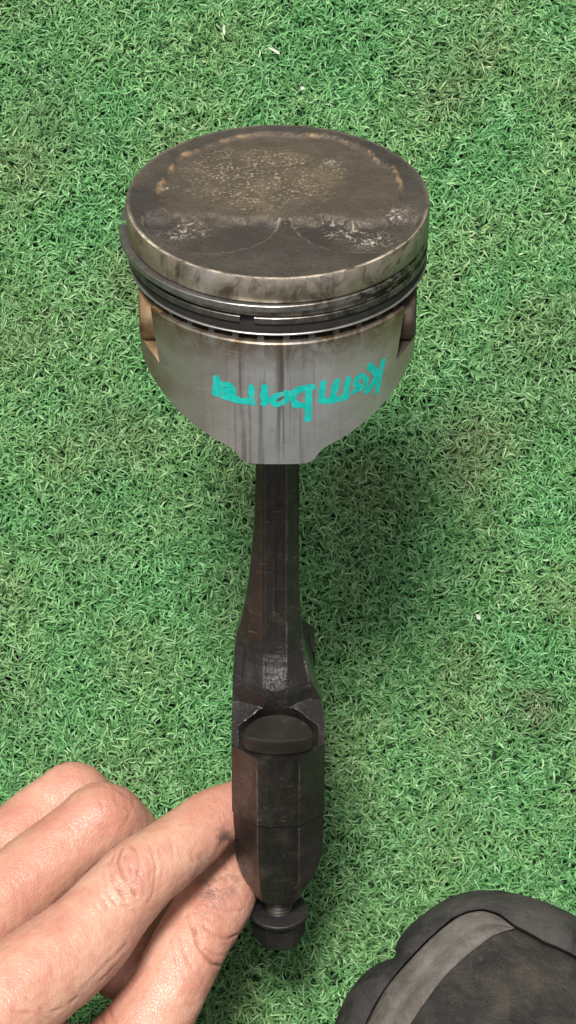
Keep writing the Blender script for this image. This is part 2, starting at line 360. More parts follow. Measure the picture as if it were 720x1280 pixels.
def turf():
    rng = np.random.default_rng(7)
    VS, LP, LS, CC = [], [], [], []; off = [0, 0]
    stains = [(672, 882, 7, 0.8), (140, 540, 12, 0.3), (50, 130, 14, 0.3), (470, 740, 9, 0.25), (345, 620, 10, 0.2), (150, 330, 9, 0.3), (100, 670, 12, 0.3)]
    def batch(x0, x1, y0, y1, dens, ks, kw, SEG, hole=None, feather=0.0):
        n = int((x1 - x0) * (y1 - y0) * dens)
        x = rng.uniform(x0, x1, n); y = rng.uniform(y0, y1, n)
        if hole is not None:                          # thin out gradually towards the denser patch inside
            q = np.minimum(np.minimum(x - hole[0], hole[1] - x), np.minimum(y - hole[2], hole[3] - y))
            k = q < rng.uniform(0, 14, n); x = x[k]; y = y[k]
        n = len(x)
        pit = 2.9 * ks; gx = np.round(x / pit) * pit; gy = np.round(y / pit) * pit   # fibres come up in tufts
        x = x * 0.55 + gx * 0.45; y = y * 0.55 + gy * 0.45
        lowf = np.array([noise.noise((a * 0.018, b * 0.018, 3.1)) for a, b in zip(x, y)])
        lowg = np.array([noise.noise((a * 0.045, b * 0.045, 9.7)) for a, b in zip(x, y)])
        th = rng.uniform(0, 2 * math.pi, n)
        ph0 = np.radians(rng.uniform(2, 34, n)); length = rng.uniform(5.2, 8.4, n) * ks * (1 + 0.16 * lowg)
        bend = np.radians(rng.uniform(70, 150, n)); curl = np.radians(rng.normal(0, 130, n)); wid = rng.uniform(0.42, 0.66, n) * kw
        P = np.stack([x, y, np.zeros(n)], 1); V = np.zeros((n, SEG + 1, 2, 3)); tw = rng.normal(0, 0.7, n)
        for i in range(SEG + 1):
            s = i / SEG
            ph = np.minimum(ph0 + bend * s ** 1.7, 2.3); az = th + curl * s
            d = np.stack([np.sin(ph) * np.cos(az), np.sin(ph) * np.sin(az), np.cos(ph)], 1)
            side = np.stack([-np.sin(az), np.cos(az), np.zeros(n)], 1); up = np.cross(d, side)
            a = tw * (0.4 + s); w = side * np.cos(a)[:, None] + up * np.sin(a)[:, None]
            hw = (wid * 0.5 * (1.0 if s < 0.6 else (1.0 - ((s - 0.6) / 0.4) ** 1.6 * 0.85)))[:, None]
            V[:, i, 0] = P - w * hw; V[:, i, 1] = P + w * hw
            P = P + d * (length / SEG)[:, None]; P[:, 2] = np.maximum(P[:, 2], 0.4)
        base = (np.arange(n) * (SEG + 1) * 2)[:, None] + off[0]
        q = np.array([[2 * i, 2 * i + 1, 2 * i + 3, 2 * i + 2] for i in range(SEG)]).reshape(-1)
        VS.append(V.reshape(-1, 3)); LP.append((base + q[None, :]).reshape(-1)); off[0] += n * (SEG + 1) * 2; off[1] += n * SEG
        # fibre dye: several greens in the yarn mix, a few straw-coloured fibres, dirt trodden in as patches
        k = rng.uniform(0, 1, n)
        g1 = np.array([0.125, 0.285, 0.10]); g2 = np.array([0.172, 0.345, 0.135]); g3 = np.array([0.078, 0.21, 0.07]); g4 = np.array([0.27, 0.42, 0.205])
        c = np.where((k < 0.42)[:, None], g1, np.where((k < 0.72)[:, None], g2, np.where((k < 0.92)[:, None], g3, g4)))
        c = c * rng.uniform(0.85, 1.15, n)[:, None]
        hue = np.clip(0.5 + 1.1 * lowg, 0, 1)[:, None]; c = c * (np.array([0.82, 1.0, 0.95]) * (1 - hue) + np.array([1.12, 1.02, 1.02]) * hue)
        dirt = np.clip((lowf - 0.12) * 1.2, 0, 0.3) + np.clip((lowg - 0.25) * 1.0, 0, 0.25)
        for (px, py, r, s) in stains:
            o = at_z(px, py, 6); dd = np.hypot(x - o[0], y - o[1]); dirt = dirt + s * np.exp(-(dd / r) ** 2)
        dirt = np.clip(dirt * rng.uniform(0.4, 1.3, n), 0, 0.85)[:, None]
        c = c * (1 - dirt) + np.array([0.115, 0.135, 0.065]) * dirt
        CC.append(np.repeat(np.concatenate([c, np.ones((n, 1))], 1), (SEG + 1) * 2, axis=0))
    A = (-102, 107, -62, 300); B = (-250, 255, -210, 440)
    batch(*A, 1.75, 1.0, 1.0, 6)
    batch(*B, 0.62, 1.12, 1.5, 4, A)
    batch(-650, 650, -600, 850, 0.06, 1.7, 4.2, 3, B)
    nf = off[1]
    me = bpy.data.meshes.new('artificial_turf')
    me.vertices.add(off[0]); me.vertices.foreach_set('co', (np.concatenate(VS) * S).reshape(-1).astype(np.float32))
    me.loops.add(nf * 4); me.loops.foreach_set('vertex_index', np.concatenate(LP).astype(np.int32))
    me.polygons.add(nf); me.polygons.foreach_set('loop_start', (np.arange(nf) * 4).astype(np.int32))
    me.polygons.foreach_set('use_smooth', np.ones(nf, bool))
    me.update(calc_edges=True)
    at_ = me.color_attributes.new('tint', 'FLOAT_COLOR', 'POINT'); at_.data.foreach_set('color', np.concatenate(CC).reshape(-1).astype(np.float32))
    me.materials.append(M['blade'])
    o = link(bpy.data.objects.new('artificial_turf', me))
    tag(o, 'short curly green artificial turf with dirty patches', 'turf', kind='stuff')
turf()

# ------------------------------------------------------------------ piston and connecting rod
root = empty('piston_assembly', ORG)
root.rotation_euler = (-(math.pi / 2 - EL), 0, 0)
tag(root, 'used engine piston with carboned crown on a black oily connecting rod', 'piston')
L = LROD + 0.8; CT = L + 0.6
# piston body: lands and grooves, closed top below the crown face
mb = MB()
prof = [(0, L - 6), (33, L - 6), (37.2, CT - 0.6), (37.75, CT - 0.35), (38.0, CT - 0.9), (38.0, L - 6.3), (37.8, L - 6.6), (33.5, L - 6.65), (33.5, L - 9.0),
        (37.4, L - 9.05), (37.5, L - 9.3), (37.5, L - 10.6), (37.3, L - 10.75), (36.2, L - 10.8), (36.2, L - 12.9), (37.2, L - 12.95), (37.3, L - 13.2),
        (37.3, L - 15.3), (37.1, L - 15.5), (33.0, L - 15.55), (33.0, L - 18.4), (36.2, L - 18.45), (34.2, L - 18.6), (34.2, L - 20), (0, L - 20)]
mb.revolve(prof, 220)
piston = mb.build('piston', M['land'], root, sharp=35)
for i_, p in enumerate(piston.data.polygons): pass
piston.data.materials.append(M['groove'])
for p in piston.data.polygons:
    c = p.center / S
    r = math.hypot(c.x, c.y)
    if r < 36.9 and c.z < L - 6.6: p.material_index = 1
    elif c.z < L - 9.0 and c.z > L - 18.3: p.material_index = 1 if c.z < L - 12.9 else 0

# crown face with dish and two valve reliefs
def crown():
    NR, NA = 95, 300
    v = []; f = []; edge = []; flake = []; rim = []; line = []; zone = []
    def sm(a, b, t): t = min(1, max(0, (t - a) / (b - a))); return t * t * (3 - 2 * t)
    for i in range(NR + 1):
        r = 37.8 * (i / NR) ** 0.9
        for j in range(NA):
            a = 2 * math.pi * j / NA; x = r * math.sin(a); y = -r * math.cos(a)
            w = 1.0 * noise.noise((x * 0.12, y * 0.12, 1.0)) + 0.5 * noise.noise((x * 0.4, y * 0.4, 4.0))
            # signed distances (positive inside)
            dish = 30.5 + 1.5 * w - math.hypot((x - 0.5) * 1.0, (y - 4.5) * 1.02)
            pl = 17.0 + 0.6 * w - math.hypot(x + 16.5, y + 8.5); pr = 17.0 + 0.6 * w - math.hypot((x - 20.5) * 0.98, y + 8.0)
            front = y + 8.2 + 2.2 * w + 0.02 * x + 0.6 * noise.noise((x * 0.3, 2.0, 6.0))
            dz = -0.9 * sm(-0.2, 1.3, min(dish, front + 0.4))
            pk = max(pl, pr)
            pz = -(2.0 + 0.02 * (y + 26)) * sm(-0.3, 1.0, pk) * sm(3.5, -1.0, front)
            z = min(dz, pz)
            z += 0.10 * noise.noise((x * 0.35, y * 0.35, 2.0)) + 0.06 * noise.noise((x * 1.1, y * 1.1, 2.0))
            if r > 36.4: z = z * (37.8 - r) / 1.4 - 0.0
            fade = min(1.0, (37.8 - r) / 2.0)
            e = math.exp(-((dish - 0.3) / 0.42) ** 2) * (1 if front > 1 else 0) * (0.5 + 0.5 * sm(-2, 12, y) + (0.4 if abs(x) > 22 else 0))
            e2 = math.exp(-((pk - 0.2) / 0.45) ** 2) * (1 if front < 0.5 else 0)
            fl = e2 * 0.8 * (1.0 if -22 < x < 24 else 0.3); line.append(e2 if -23 < x < 26 else 0.4 * e2)
            for (bx, by, br, bs) in [(-22, -11, 4.0, 0.9), (-26, -13, 3.0, 0.7), (17, -12, 4.5, 0.9), (23, -16, 4.5, 0.8), (12, -9, 3, 0.8), (-3.4, 20.5, 1.6, 1.6), (2, -10, 3, 0.7), (29, -6, 3.5, 0.6), (-28, 7, 2.0, 0.5), (14, 20, 2.5, 0.5)]:
                fl = max(fl, bs * 1.15 * math.exp(-((x - bx) ** 2 + ((y - by) * 1.3) ** 2) / br ** 2))
            v.append((x, y, CT - 0.35 + z * fade)); zone.append(sm(-0.6, 0.8, min(dish, front + 0.4 + 1.5 * w))); edge.append(min(1, e)); flake.append(min(1, fl)); rim.append(sm(36.7, 37.5, r) * (0.12 + 0.88 * sm(0, -20, y)))
    for i in range(NR):
        for j in range(NA):
            k = (j + 1) % NA
            f.append((i * NA + j, i * NA + k, (i + 1) * NA + k, (i + 1) * NA + j))
    o = mesh_obj('crown', v, f, M['carbon'], piston)
    for nm, d in (('edge', edge), ('flake', flake), ('rim', rim), ('line', line), ('dishzone', zone)):
        at_ = o.data.attributes.new(nm, 'FLOAT', 'POINT'); at_.data.foreach_set('value', d)
    return o
crown()

def ring(name, r0, r1, z0, z1, cx, gap_a, gap_mm, mat, parent=piston):
    h = gap_mm / 2 / r1
    m = MB(); b = 0.15
    m.revolve([(r0, z0), (r1 - b, z0), (r1, z0 + b), (r1, z1 - b), (r1 - b, z1), (r0, z1)], 200, gap_a + h, gap_a + 2 * math.pi - h, cx, True, True)
    return m.build(name, mat, parent, sharp=25)
ring('compression_ring', 34.5, 38.85, L - 8.75, L - 6.95, -0.95, math.radians(-94), 5.2, M['ring1'])
ring('compression_ring', 34.5, 37.95, L - 12.75, L - 10.95, -0.2, math.radians(-11), 3.6, M['ring2'])
oil = ring('oil_ring', 34.0, 37.7, L - 16.2, L - 15.65, 0.0, math.radians(70), 1.0, M['rail'])
m = MB()
for k in range(36):
    a = 2 * math.pi * (k + 0.35) / 36; w = 0.022
    m.revolve([(33.5, L - 18.2), (36.4, L - 18.2), (36.4, L - 16.2), (33.5, L - 16.2)], 2, a - w, a + w, 0, True, True)
sp = m.build('spacer_ring', M['post'], piston, smooth=False)

# skirt: front and rear thrust panels with relieved pin sides
def skirt():
    hx = [(0, 35.7), (7, 35.9), (8.3, 35.6), (9.4, 34.6), (10.4, 33.2), (11.6, 32.0), (14, 31.0), (16.4, 30.1), (21.5, 27.8), (26.5, 24.8), (29.5, 22.4), (31.6, 20.6), (33.3, 18.2), (34.4, 16.0), (37.8, 15.6)]
    ZT = L - 18.3; r = 37.75; PK = 14.8; NF, NP = 70, 24
    def hang(x): return np.interp(abs(x), [p[0] for p in hx], [p[1] for p in hx])
    rows = [(0.0, 0, 1)] + [(0.4, 0, 1)] + [(PK * i / 14, 0, 1) for i in range(1, 15)] + [(PK, 0, 0)] + [(PK, i / 30, 0) for i in range(1, 31)]
    def quarter(d0, fr_, pk):                       # columns of one quarter: angle from the thrust axis, pocket flag
        edge = 31.6 - 0.14 * min(d0, PK); ae = math.asin(edge / r)
        return [(ae * i / NF, 0) for i in range(NF + 1)] + [(ae + (math.pi / 2 - ae) * i / NP, pk) for i in range(NP + 1)], edge
    loops = [[], []]
    for d0, fr_, pk in rows:
        q, edge = quarter(d0, fr_, pk)
        cols = [(a, p) for a, p in q] + [(math.pi - a, p) for a, p in reversed(q[:-1])]
        cols = cols + [(-a, p) for a, p in reversed(cols[1:-1])]
        out = []; inn = []
        for a, p in cols:
            H = hang(r * math.sin(a)); sa = abs(math.sin(a)); tt = min(1.0, max(0.0, (sa * r - edge) / (37.75 - edge)))
            pkc = PK * (1 - 0.32 * tt ** 0.8); d = d0 * pkc / PK + (H - pkc) * fr_
            rr = r - (0.3 if d < 0.2 else 0)
            x, y = rr * math.sin(a), -rr * math.cos(a)
            if p: x = math.copysign(edge - 1.6, x)
            elif abs(x) > 34.4: x = math.copysign(34.4 + (abs(x) - 34.4) * 0.12, x)
            out.append((x, y, ZT - d)); h = math.hypot(x, y); k = (h - 2.6) / h; inn.append((x * k, y * k, ZT - d))
        loops[0].append(out); loops[1].append(inn)
    m = MB(); m.loft(loops[0] + list(reversed(loops[1])) + [loops[0][0]], cap=False)
    o = m.build('skirt', M['skirt'], piston, sharp=28)
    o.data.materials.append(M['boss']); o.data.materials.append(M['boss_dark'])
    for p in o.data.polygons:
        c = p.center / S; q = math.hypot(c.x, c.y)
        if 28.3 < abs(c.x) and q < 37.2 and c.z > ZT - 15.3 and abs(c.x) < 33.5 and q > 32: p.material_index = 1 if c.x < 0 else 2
    return o
skirt_o = skirt()
# pin bosses standing out of the relieved sides, with the pin end showing
for s in (-1, 1):
    m = MB(); N = 56; zc = L - 26.2
    secs = []
    for xx, k in ((26, 1.0), (33.6, 1.0), (34.5, 0.97), (34.9, 0.9), (34.9, 0.55), (33.0, 0.52), (27.0, 0.52)):
        lp = []
        for j in range(N):
            a = 2 * math.pi * j / N; ca, sa = math.cos(a), math.sin(a); e = 0.8
            yy = math.copysign(abs(ca) ** e, ca) * 19.5; zz = math.copysign(abs(sa) ** e, sa) * 7.8 + 0.6
            if k < 0.6: yy, zz = 7.8 * ca / 0.55, 7.2 * sa / 0.55
            lp.append((s * xx - s * 0.05 * max(0, abs(yy * k) - 12), yy * k, zc + zz * k))
        secs.append(lp)
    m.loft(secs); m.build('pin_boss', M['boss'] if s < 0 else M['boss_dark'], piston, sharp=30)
m = MB(); m.loft([[(xx, 7.6 * math.cos(2 * math.pi * j / 32), L - 29 + 7.6 * math.sin(2 * math.pi * j / 32)) for j in range(32)] for xx in (-32, 32)])
m.build('piston_pin', M['pin'], piston, sharp=30)

# handwriting on the skirt
def writing():
    STR = [
        [(479, 451), (476, 465), (471.5, 489.5)], [(462.5, 458), (469, 464), (473, 470), (467, 478), (459, 488.5)],
        [(441.5, 490), (448, 487), (456, 482), (458.5, 474), (453, 469), (446, 473), (444, 480), (449, 483)],
        [(404, 479), (402.5, 490), (402, 501.5), (415, 500.5), (433, 496)], [(421, 477), (418, 489), (414.7, 500)], [(435.5, 473.5), (433, 485), (431, 497)],
        [(386, 483.5), (385.5, 505), (384.8, 524)], [(390, 484), (378, 485.5), (369, 489), (364.5, 497), (369, 505.5), (383, 507)],
        [(358.5, 491), (345, 494.5), (340.5, 501), (345, 506.5), (356, 502), (363, 491)],
        [(331, 484), (330.5, 494), (330, 504)], [(331, 502.5), (339, 499)],
        [(314, 483.5), (314.5, 494), (315.5, 504)], [(315, 501), (305, 501.5), (297, 499.5), (288, 497.5)],
        [(271, 472.5), (270, 482), (269, 491.5)], [(274, 480), (286.5, 480.5), (292.5, 488), (287, 497), (278, 495), (270, 491.5)], [(276, 487), (284, 488.5)],
    ]
    m = MB(); rng = random.Random(3)
    for si, st in enumerate(STR):
        rr = 37.80 + 0.006 * si
        pts = []
        for px, py in st:
            x, z = rod_z(px, py, 37.8); pts.append((math.asin(max(-1, min(1, x / 37.8))) * 37.8, z))
        # resample
        P = np.array(pts); seg = np.r_[0, np.cumsum(np.hypot(*np.diff(P, axis=0).T))]
        n = max(6, int(seg[-1] / 0.3)); t = np.linspace(0, seg[-1], n); Q = np.stack([np.interp(t, seg, P[:, 0]), np.interp(t, seg, P[:, 1])], 1)
        for _ in range(2): Q[1:-1] = 0.25 * Q[:-2] + 0.5 * Q[1:-1] + 0.25 * Q[2:]
        tg = np.gradient(Q, axis=0); tg /= np.linalg.norm(tg, axis=1)[:, None] + 1e-9
        v = []; hw0 = 0.86 * (1 + 0.15 * rng.uniform(-1, 1))
        cap = 4
        rows = []
        for q in range(cap, 0, -1):
            u = q / cap; rows.append((Q[0] - tg[0] * hw0 * u, tg[0], hw0 * math.sqrt(max(0.02, 1 - u * u))))
        for i in range(n): rows.append((Q[i], tg[i], hw0 * (1 + 0.14 * math.sin(i * 0.7 + si) + 0.08 * rng.uniform(-1, 1))))
        for q in range(1, cap + 1):
            u = q / cap; rows.append((Q[-1] + tg[-1] * hw0 * u, tg[-1], hw0 * math.sqrt(max(0.02, 1 - u * u))))
        f = []
        for i, (p, d, h) in enumerate(rows):
            for k in (-1, 0, 1):
                s_ = p[0] - d[1] * h * k; z_ = p[1] + d[0] * h * k; a = s_ / 37.8
                v.append((rr * math.sin(a), -rr * math.cos(a), z_))
            if i:
                for k in (0, 1): f.append(((i - 1) * 3 + k, (i - 1) * 3 + k + 1, i * 3 + k + 1, i * 3 + k))
        m.add(v, f)
    o = m.build('handwriting', M['ink'], piston)
    o['label'] = 'turquoise handwritten word kembara, upside down on the skirt'
writing()

# connecting rod: its edge face is a dense relief (flash ridges, forging scale, bolt seat), closed round to the rear
def ssm(a, b, t): t = min(1.0, max(0.0, (t - a) / (b - a))); return t * t * (3 - 2 * t)
WZ = [(17.2, 7.2), (22.5, 9.9), (28, 11.5), (36, 12.05), (44.7, 12.2), (44.9, 12.5), (70, 12.5), (80, 12.15), (86, 11.7), (91, 11.1), (94, 10.3), (97, 9.6), (101, 9.0), (108, 8.0), (117, 7.1), (125, 6.5), (131, 6.1), (145, 5.75), (172, 5.6)]
WR = [(17.2, 7.2), (22.5, 9.9), (28, 11.5), (36, 12.05), (44.7, 12.2), (44.9, 12.5), (70, 12.4), (74, 11.6), (78, 9.6), (82, 8.0), (86, 7.0), (91, 6.3), (97, 6.0), (108, 5.7), (117, 5.5), (131, 5.5), (172, 5.6)]
DZ = [(68.5, 18.4), (74, 18.2), (78, 17.9), (80, 17.2), (82, 15.9), (85, 13.8), (88, 12.2), (91, 11.4), (96, 10.9), (103, 10.7), (108, 10.5), (117, 10.2), (131, 10), (172, 10)]
EZ = [(68.5, 32.2), (69.3, 29.8), (70.5, 26.8), (72, 23.2), (74.2, 18.4), (76, 14), (80, 8), (172, 0)]
def wz(z, x=-1.0): return float(np.interp(z, *zip(*(WZ if x < 0 else WR))))
def relief(x, z, seed=0.0):
    w = wz(z, x)
    n = 0.10 * noise.noise((x * 0.5, z * 0.22, seed)) + 0.05 * noise.noise((x * 1.6, z * 1.1, seed + 4))
    if z >= 68.45:
        df = float(np.interp(z, *zip(*DZ))); cs = -0.5; c = 2.9
        k = 2.0 + 1.8 * ssm(100, 80, z)
        c = 3.1 if x < cs else 2.8
        we = min(w, 6.6 + 0.09 * max(0, 100 - z)) if x > 0 else min(w, 7.4 + 0.10 * max(0, 100 - z))
        q_ = abs(x - cs) - c; q_ = 0.5 * (q_ + math.sqrt(q_ * q_ + 0.12))
        t = q_ / max(0.5, we - c)
        d = df - k * min(t, 1.0) ** 1.15 - 0.75 * max(0.0, abs(x) - we) * ssm(70, 80, z)
        sc_ = ssm(96, 86, z) * ssm(70, 78, z)
        d += 0.22 * math.exp(-((x - cs - c) / 0.28) ** 2) * ssm(82, 92, z) - 0.16 * math.exp(-((x - cs + c) / 0.25) ** 2) * ssm(76, 84, z)
        d += 0.16 * math.exp(-((x - cs + 0.4) / 0.3) ** 2) * ssm(84, 100, z) * ssm(140, 110, z)
        if abs(x - cs) < c: d += 0.11 * sc_ * noise.noise((x * 1.5, z * 0.9, 3.0)) + 0.05 * noise.noise((x * 0.8, z * 2.0, 5.0))
        env = float(np.interp(z, *zip(*EZ))) - 6.4 * max(0.0, abs(x) - 5.5) / 6.9
        back = 18.0 + max(0.0, abs(x) - 4.2) * 0.5
        if abs(x) > 10.45: d = max(d, env)
        else: d = max(d, min(env, back))
        return d + n
    c = 5.6 if z > 36 else float(np.interp(z, [17.2, 22.5, 28, 36], [4.4, 4.8, 5.2, 5.6]))
    k = 6.5 if z > 28 else float(np.interp(z, [17.2, 22.5, 28], [5.0, 6.0, 6.5]))
    df = 32.5 if z > 45 else float(np.interp(z, [17.2, 30, 45], [31.4, 31.9, 32.05]))
    q_ = abs(x) - c; q_ = 0.5 * (q_ + math.sqrt(q_ * q_ + 1.3))
    t = q_ / (w - c)
    d = df - k * t
    d += 0.12 * math.exp(-((abs(x) - c) / 0.3) ** 2)
    if z > 45: d += 0.12 * noise.noise((x * 1.3, z * 1.3, 8)) + 0.25 * noise.noise((x * 0.35, z * 0.2, 2))
    return d + n
NX = 110
US = [-1 + 2 * i / NX for i in range(NX + 1)]
def front_row(z, zs=None, shrink=0.0):
    wa, wb = wz(z, -1) - shrink, wz(z, 1) - shrink
    return [((u * (wa if u < 0 else wb)), relief(u * (wa if u < 0 else wb), z) - shrink * (1 if abs(u) > 0.98 else 0), z) for u in US]
def loop_full(z):                                     # whole section of the beam with the I-beam web
    f = front_row(z); web = 0.45 + 0.55 * ssm(108, 94, z); y0 = max(5.0, f[-1][1]); y1 = max(5.0, f[0][1]); w, v = wz(z, 1), wz(z, -1); kb, ka = min(1.0, wz(z + 12, 1) / w), min(1.0, wz(z + 12, -1) / v)
    right = [(w, y0 - 2.6), (w * web, y0 - 4.2), (w * web * kb, -(y0 - 4.2)), (w * kb, -(y0 - 2.6))]
    left = [(-v * ka, -(y1 - 2.6)), (-v * web * ka, -(y1 - 4.2)), (-v * web, y1 - 4.2), (-v, y1 - 2.6)]
    return [(x, -d, zz) for x, d, zz in f] + [(x, -d, z) for x, d in right] + [(x * (kb if x > 0 else ka), min(d, 15.0), zz) for x, d, zz in reversed(f)] + [(x, -d, z) for x, d in left]
def loop_col(z, back, shrink=0.0, side=1):
    f = front_row(z, None, shrink); lp = [(x, -d, zz) for x, d, zz in f] + [(f[-1][0], -back, z), (f[0][0], -back, z)]
    return lp if side > 0 else [(-x * 0.8, -y, zz) for x, y, zz in lp]
def eye(m, z0, a0, a1, r0=23.0, r1=27.0, w=9.4):
    N = 40; secs = []
    for i in range(N + 1):
        a = a0 + (a1 - a0) * i / N
        secs.append([(x, -r * math.cos(a), z0 + r * math.sin(a)) for x, r in ((-w, r0), (w, r0), (w, r1), (-w, r1))])
    m.loft(secs)
m = MB()
zs = [172, 165] + list(np.arange(160, 108, -0.9)) + list(np.arange(108, 78, -0.4)) + list(np.arange(78, 68.55, -0.14)) + [68.5]
m.loft([loop_full(z) for z in zs])
for side in (1, -1): m.loft([loop_col(z, 15, sh, side) for z, sh in [(68.4, 0.3), (68.1, 0.0)] + [(z, 0.0) for z in np.arange(67.6, 45.6, -0.5)] + [(45.25, 0.05), (44.95, 0.35)]])
eye(m, 45.0, 0.0, math.pi)
rod = m.build('connecting_rod', M['rod'], root, sharp=40)
rod['label'] = 'black oily forged connecting rod seen edge on'
m = MB()
for side in (1, -1): m.loft([loop_col(z, 15 if z > 24 else 17, sh, side) for z, sh in [(44.7, 0.35), (44.4, 0.05)] + [(z, 0.0) for z in np.arange(44.0, 17.6, -0.5)] + [(17.4, 0.1), (17.2, 0.5)]])
eye(m, 44.6, math.pi, 2 * math.pi)
m.build('rod_cap', M['cap'], rod, sharp=40)

def bolt(sgn):
    m = MB(); N = 48; lp = []
    for j in range(N):
        a = 2 * math.pi * j / N; x = 9.25 * math.cos(a); s_ = math.sin(a)
        d = 28.0 + (3.1 * s_ if s_ > 0 else 8.5 * s_)
        lp.append((x, d))
    cx_, cd = 0.0, 26.0
    xk = 1.0 if sgn > 0 else 0.62
    def L_(k, z): return [(xk * sgn * (cx_ + (x - cx_) * k), -sgn * (cd + (d - cd) * k), z) for x, d in lp]
    m.loft([L_(0.93, 68.6), L_(0.98, 68.9), L_(1.0, 69.6), L_(1.0, 72.6), L_(0.985, 73.2), L_(0.95, 73.5)])
    # shank and thread
    prof = [(0, 68.7)] + [(4.0, 68.6), (4.0, 17.5)]
    z = 17.0; k = 0
    while z > 2.0:
        prof.append((4.05 if k % 2 else 3.55, z)); z -= 0.6; k += 1
    prof += [(3.4, 1.6), (0, 1.6)]
    sub = MB(); sub.revolve(prof, 32)
    m.add([(x, y - sgn * 25.0, z) for x, y, z in sub.v], sub.f)
    return m.build('bolt', M['bolt'], rod, sharp=35)
def nut(sgn):
    m = MB(); sub = MB(); N = 48
    sub.revolve([(4.1, 10.9), (5.6, 10.6), (8.0, 10.2), (8.25, 9.9), (8.15, 8.9), (6.2, 8.2), (4.1, 8.2)], N, closed_prof=True)
    hexl = lambda z, k: [(7.35 * k * math.cos(math.radians(60 * j + 4)), 7.35 * k * math.sin(math.radians(60 * j + 4)), z) for j in range(6)]
    sub.loft([hexl(8.4, 1.0), hexl(0.9, 1.0), hexl(0.0, 0.9)])
    m.add([(x, y - sgn * 25.0, z) for x, y, z in sub.v], sub.f)
    return bevel(m.build('nut', M['nut'], rod, sharp=24), 0.25, 2, 25)
for sgn in (1, -1): bolt(sgn); nut(sgn)

# ------------------------------------------------------------------ hand
def catmull(P, n):
    P = np.array(P, float); P = np.vstack([2 * P[0] - P[1], P, 2 * P[-1] - P[-2]]); out = []
    for i in range(1, len(P) - 2):
        for j in range(n):
            t = j / n
            out.append(0.5 * ((2 * P[i]) + (-P[i - 1] + P[i + 1]) * t + (2 * P[i - 1] - 5 * P[i] + 4 * P[i + 1] - P[i + 2]) * t * t + (-P[i - 1] + 3 * P[i] - 3 * P[i + 1] + P[i + 2]) * t ** 3))
    out.append(P[-2]); return np.array(out)
VIEWN = -F                                    # back of the hand faces up
def digit(mb, ctl, squash=0.92):
    P = catmull([list(at(c[0], c[1], c[2])) + [c[3]] for c in ctl], 8)
    pos, rad = P[:, :3], P[:, 3]
    d = np.gradient(pos, axis=0); d /= np.linalg.norm(d, axis=1)[:, None]
    # round end caps
    K = 6; pos2 = []; rad2 = []; d2 = []
    for q in range(K, 0, -1):
        u = q / K * 0.98; pos2.append(pos[0] - d[0] * rad[0] * u); rad2.append(rad[0] * math.sqrt(1 - u * u)); d2.append(d[0])
    pos2 += list(pos); rad2 += list(rad); d2 += list(d)
    for q in range(1, K + 1):
        u = q / K * 0.98; pos2.append(pos[-1] + d[-1] * rad[-1] * u); rad2.append(rad[-1] * math.sqrt(1 - u * u)); d2.append(d[-1])
    N = 28; secs = []; side = None
    for p, r, t in zip(pos2, rad2, d2):
        s = np.cross(t, VIEWN) if side is None else side - t * (side @ t)
        s /= np.linalg.norm(s); side = s
        n = np.cross(s, t)
        secs.append([tuple(p + s * r * math.cos(2 * math.pi * j / N) + n * r * squash * math.sin(2 * math.pi * j / N)) for j in range(N)])
    mb.loft(secs)

